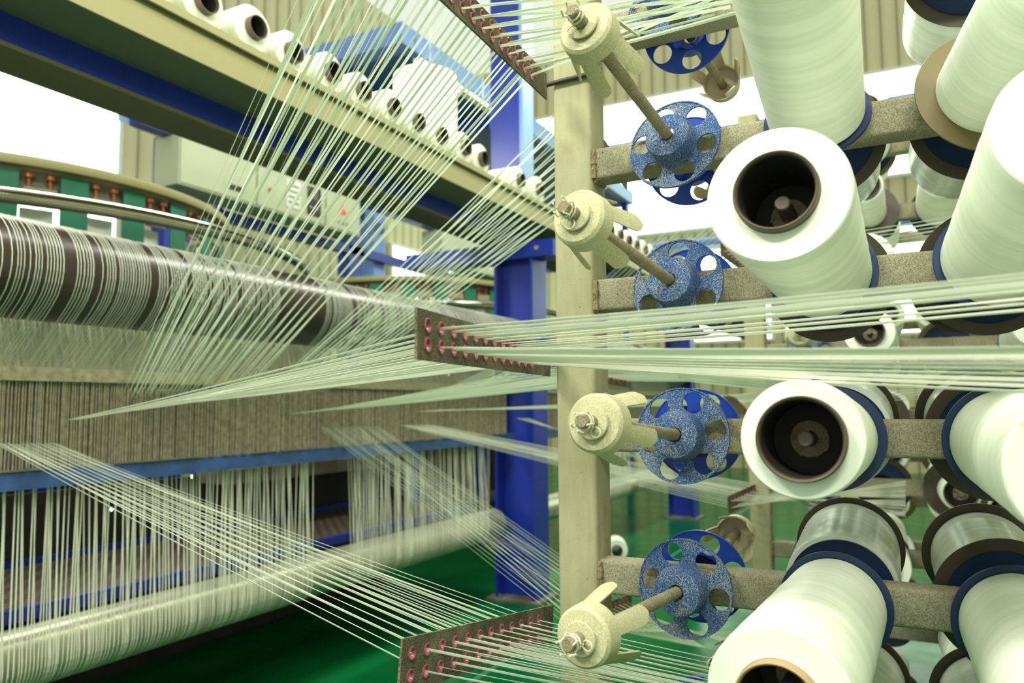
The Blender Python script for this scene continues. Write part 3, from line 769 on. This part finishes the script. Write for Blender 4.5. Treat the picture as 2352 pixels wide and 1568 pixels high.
# circular looms
def loom(cx, cy, label, n0):
    t = thing('circular_loom', label, 'loom', (cx, cy, 0))
    zt = H+1.16; R = 1.26
    def ring(R, z, r, n=96): return MB().tube([(R*math.cos(2*math.pi*i/n), R*math.sin(2*math.pi*i/n), z) for i in range(n)], r, 12, True)
    MB().lathe([(R-.05, 0), (R+.012, 0), (R+.018, .02), (R+.012, .045), (R-.05, .045)], 120, (0, 0, zt-.02), closed=True).build('top_ring', M['olive'], t)
    MB().lathe([(R-.09, 0), (R-.06, 0), (R-.06, .16), (R-.09, .16)], 120, (0, 0, zt-.16), closed=True).build('inner_band', M['castg'], t)
    ring(R+.49, H+.87, .034).build('guard_rail', M['chrome'], t)
    MB().lathe([(.25, 0), (1.05, 0), (1.05, .05), (.95, .1), (.95, .7), (.25, .72)], 72, (0, 0, .35)).build('drum_base', M['grime'], t)
    MB().lathe([(.2, 0), (.5, 0), (.35, .3), (.3, 1.0), (.2, 1.1)], 40, (0, 0, 1.05)).build('tower', M['castg'], t)
    MB().cyl((0, 0, 0), (0, 0, .4), 1.2, 48).build('plinth', M['grime'], t)
    nb = 26
    for k in range(nb):
        a = 2*math.pi*k/nb+.1; c, s = math.cos(a), math.sin(a)
        if c*.3+s > .55: continue
        m = Matrix(((-s, c, 0, 0), (c, s, 0, 0), (0, 0, 1, 0), (0, 0, 0, 1)))
        # x local tangential, y local radial
        MB().box((-.062, R-.035, -.62), (.062, R-.028, .0), Matrix.Translation((0, 0, zt-.035))@m).build('belt', M['belt'], t, smooth=False)
        a2 = a+math.pi/nb; c, s = math.cos(a2), math.sin(a2)
        m = Matrix.Translation((0, 0, zt))@Matrix(((-s, c, 0, 0), (c, s, 0, 0), (0, 0, 1, 0), (0, 0, 0, 1)))
        b = MB().box((-.07, R-.075, -.17), (.07, R-.02, -.115), m).box((-.05, R-.065, -.19), (.05, R-.03, -.17), m).build('bracket', M['bracket'], t, smooth=False)
        for q in (-.045, .045):
            bl = MB(); bl.cyl(m@Vector((q, R-.045, -.115)), m@Vector((q, R-.045, -.06)), .008, 10); bl.cyl(m@Vector((q, R-.045, -.065)), m@Vector((q, R-.045, -.048)), .02, 12)
            bl.build('adjusting_bolt', M['copper'], b)
        MB().box((-.07, R-.12, -.52), (.07, R-.1, -.20), m).build('white_cloth_panel', M['white'], t, smooth=False)
    for k in range(6):
        a = math.pi*(1.0+k/5); MB().box((-.04, -.04, 0), (.04, .04, 1.5), Matrix.Translation((1.12*math.cos(a), 1.12*math.sin(a), 0))@Matrix.Rotation(a, 4, 'Z')).build('leg', M['steelblue'], t, smooth=False)
    return t
loom(2.59, 4.8, 'circular loom head with green belts and chrome rail at the left edge', 0)
loom(6.75, 4.75, 'second circular loom head behind the middle guide plate', 1)
# control cabinets
def cabinets(x0, y, z0, z1, l, label, sc=1):
    t = thing('control_cabinet', label, 'cabinet', (x0, y, z0)); hh = z1-z0
    MB().box((0, 0, 0), (l, .28, hh)).build('body', M['cabinet'], t, smooth=False, )
    w = [0, .36, .76, 1.0]
    for i in range(3):
        a, b = w[i]*l+.012, w[i+1]*l-.012
        MB().box((a, -.012, .015), (b, 0, hh-.015)).build('door', M['cabinet'], t, smooth=False)
        if i: MB().box((w[i]*l-.004, -.004, .01), (w[i]*l+.004, 0, hh-.01)).build('seam', M['cabedge'], t, smooth=False)
    MB().box((.22*l, -.024, hh*.2), (.29*l, -.012, hh*.3)).build('nameplate', M['black'], t, smooth=False)
    MB().cyl((.43*l, -.012, hh*.45), (.43*l, -.035, hh*.45), .018, 16).build('red_button', M['red'], t)
    MB().box((.52*l, -.02, hh*.2), (.60*l, -.012, hh*.85)).build('instruction_sheet', M['white'], t, smooth=False)
    mk = MB()
    for q in range(4): mk.box((.53*l, -.022, hh*(.3+.13*q)), (.59*l, -.02, hh*(.34+.13*q)))
    mk.build('sheet_marks', M['castg'], t, smooth=False)
    s = MB().box((.645*l, -.03, hh*.18), (.72*l, -.012, hh*.85)).build('display', M['black'], t, smooth=False)
    MB().box((.66*l, -.032, hh*.55), (.70*l, -.03, hh*.78)).build('screen', M['castg'], s, smooth=False)
    for q in range(3): MB().cyl(((.655+.02*q)*l, -.03, hh*.35), ((.655+.02*q)*l, -.036, hh*.35), .008, 10).build('key', M['white'], s)
    # emblem: orange split triangle above a short dark word
    cx = .875*l; cz = hh*.58; q = hh*.16; lg = MB()
    lg.prism([(cx-.01*l, cz+q), (cx-.035*l, cz-q), (cx+.004*l, cz-q*.3), (cx+.002*l, cz+q*.8)], -.014, -.0125, 1)
    lg.prism([(cx-.018*l, cz-q), (cx+.036*l, cz-q), (cx+.012*l, cz-q*.1)], -.014, -.0125, 1)
    lg.build('emblem', M['orange'], t, smooth=False)
    tx = MB(); z = hh*.2
    for i in range(3):
        a = cx-.034*l+i*.026*l
        tx.prism([(a, z+.02), (a+.006, z+.02), (a+.012*l, z-.01), (a+.009*l, z-.02)], -.014, -.0125, 1); tx.prism([(a+.018*l, z+.02), (a+.015*l, z+.02), (a+.009*l, z-.02), (a+.012*l, z-.02)], -.014, -.0125, 1)
    tx.build('emblem_word', M['black'], t, smooth=False)
    return t
yc = 4.9
cabinets(xof(395, yc), yc, H+1.70, H+2.09, xof(822, yc)-xof(395, yc), 'grey green control cabinet row with orange emblem above the dark roller')
cabinets(7.55, yc, H+1.70, H+2.09, 2.1, 'smaller distant control cabinet with orange emblem left of the blue column')
g = thing('blue_gantry', 'blue gantry frame carrying the control cabinets', 'gantry', (3.5, 5.0, 0))
pbox(g, 'top_rail', 'steelblue', (3.6, 4.98, H+2.095), (11, 5.1, H+2.16))
pbox(g, 'bottom_rail', 'steelblue', (3.6, 5.19, H+1.6), (11, 5.28, H+1.69))
for px in (400, 815): x = xof(px+35, 5.0); pbox(g, 'upright', 'steelblue', (x-.12, 5.19, 0), (x+.12, 5.35, H+2.16))
pbox(g, 'upright', 'lightblue', (xof(885, 5.2)-.1, 5.3, 0), (xof(885, 5.2)+.1, 5.45, H+2.4))
# blue overhead frame behind the platform bobbins
g = thing('overhead_crane_frame', 'pale blue overhead steel frame behind the slanting tapes at the top', 'frame', (5.5, 4.0, H+3.3))
pbox(g, 'long_beam', 'lightblue', (5.72, 4.0, H+3.3), (12, 4.12, H+3.5))
pbox(g, 'cross_beam', 'lightblue', (5.5, 4.0, H+3.3), (5.7, 8, H+3.5))
pbox(g, 'cross_beam', 'steelblue', (6.3, 4.1, H+3.1), (6.5, 8, H+3.28))
pbox(g, 'cross_beam', 'steelblue', (7.3, 4.1, H+3.1), (7.5, 8, H+3.28))
pbox(g, 'cross_beam', 'lightblue', (5.5, 1.5, H+4.4), (5.75, 4.0, H+4.65))
pbox(g, 'floor_panel', 'steelblue2', (5.7, 4.12, H+3.28), (12, 8, H+3.3))
for x, y in ((6.85, 7.9), (11.8, 4.05)): pbox(g, 'leg', 'steelblue', (x, y, 0), (x+.1, y+.1, H+3.3))
# blue purlin tubes on the end wall, duct
for z, y0, y1, lab in ((H+5.6, -2, 9, 'high blue pipe across the end wall'), (H+3.3, -2, 6, 'lower blue pipe across the end wall')):
    tag(MB().cyl((15.6, y0, z), (15.6, y1, z), .09, 20).build('wall_pipe', M['lightblue']), lab, 'pipe')
# machine bits behind the hanging tapes
t = thing('machine_bed', 'dark dusty machine bed behind the hanging tapes', 'machine', (1.0, 3.55, 0))
pbox(t, 'bed', 'grime', (.4, 3.54, .0), (4.6, 3.57, H-.38))
pbox(t, 'ledge', 'castg', (3.0, 3.3, H-.42), (4.6, 3.57, H-.34))
pbox(t, 'gearbox', 'castg', (3.4, 3.35, H-.34), (3.9, 3.57, H-.16))
pbox(t, 'foot', 'grime', (.7, 3.50, 0), (.9, 3.54, .35)); pbox(t, 'foot', 'grime', (4.0, 3.50, 0), (4.2, 3.54, .35))
for px, py in ((262, 1170), (447, 1095), (476, 1098)):
    p = onp(px, py, 1, 3.52); o = MB().lathe([(.006, 0), (.009, .004), (.010, .008), (.006, .012)], 16, (0, 0, 0), (0, -1, 0)).build('lit_indicator', M['indicator'], t); o.location = (p.x-1.0, p.y-3.55+.03, p.z)
# bobbin on the floor
m = axis_mat((pix(1412, 1188, 6.6).x, pix(1412, 1188, 6.6).y, .0905), (-.9, -.4, 0)); place('ly', None, m, 'single bobbin lying on the green floor right of the nearest post')
o = struct(MB().box((-3, 1.9, .001), (16, 1.93, .003)).build('trim_1', M['belt'], smooth=False))
# ------------------------------------------------------------------ light
W = bpy.data.worlds.new('world'); S.world = W; W.use_nodes = True
bg = W.node_tree.nodes['Background']; bg.inputs[0].default_value = (.93, 1.0, .84, 1); bg.inputs[1].default_value = .72
def area(name, loc, tgt, sx, sy, power, col=(1, 1, .88)):
    l = bpy.data.lights.new(name, 'AREA'); l.shape = 'RECTANGLE'; l.size = sx; l.size_y = sy; l.energy = power; l.color = col
    o = bpy.data.objects.new(name, l); C.objects.link(o); o.location = loc
    o.rotation_euler = (Vector(tgt)-Vector(loc)).to_track_quat('-Z', 'Y').to_euler(); return o
area('ceiling_lamp_near', (-.9, -.4, 3.4), (1.1, .0, 1.2), 1.3, .2, 62)
area('ceiling_lamp_left', (-.5, 1.5, 3.3), (1.1, .4, 1.2), 1.0, .14, 50)
area('ceiling_lamp_loom', (1.8, .9, 4.6), (2.2, 2.2, 1.2), 2.5, .4, 60)
area('added_tape_backlight', (2.4, 3.9, 3.7), (2.2, 2.6, 1.35), 3, .3, 80)  # fill light added to brighten the short crossing tapes under the dark roller
area('ceiling_lamp_far', (6, 1.2, 5.2), (6, 2.2, 1.0), 4, .5, 160)
for p in protos.values():
    if '_used' in p: del p['_used']
for o in bpy.data.objects:
    if '_used' in o: del o['_used']
vs = S.view_settings; S.display_settings.display_device = 'sRGB'
vs.view_transform = 'Standard'; vs.look = 'None'; vs.gamma = 1; vs.use_curve_mapping = False; vs.exposure = .35
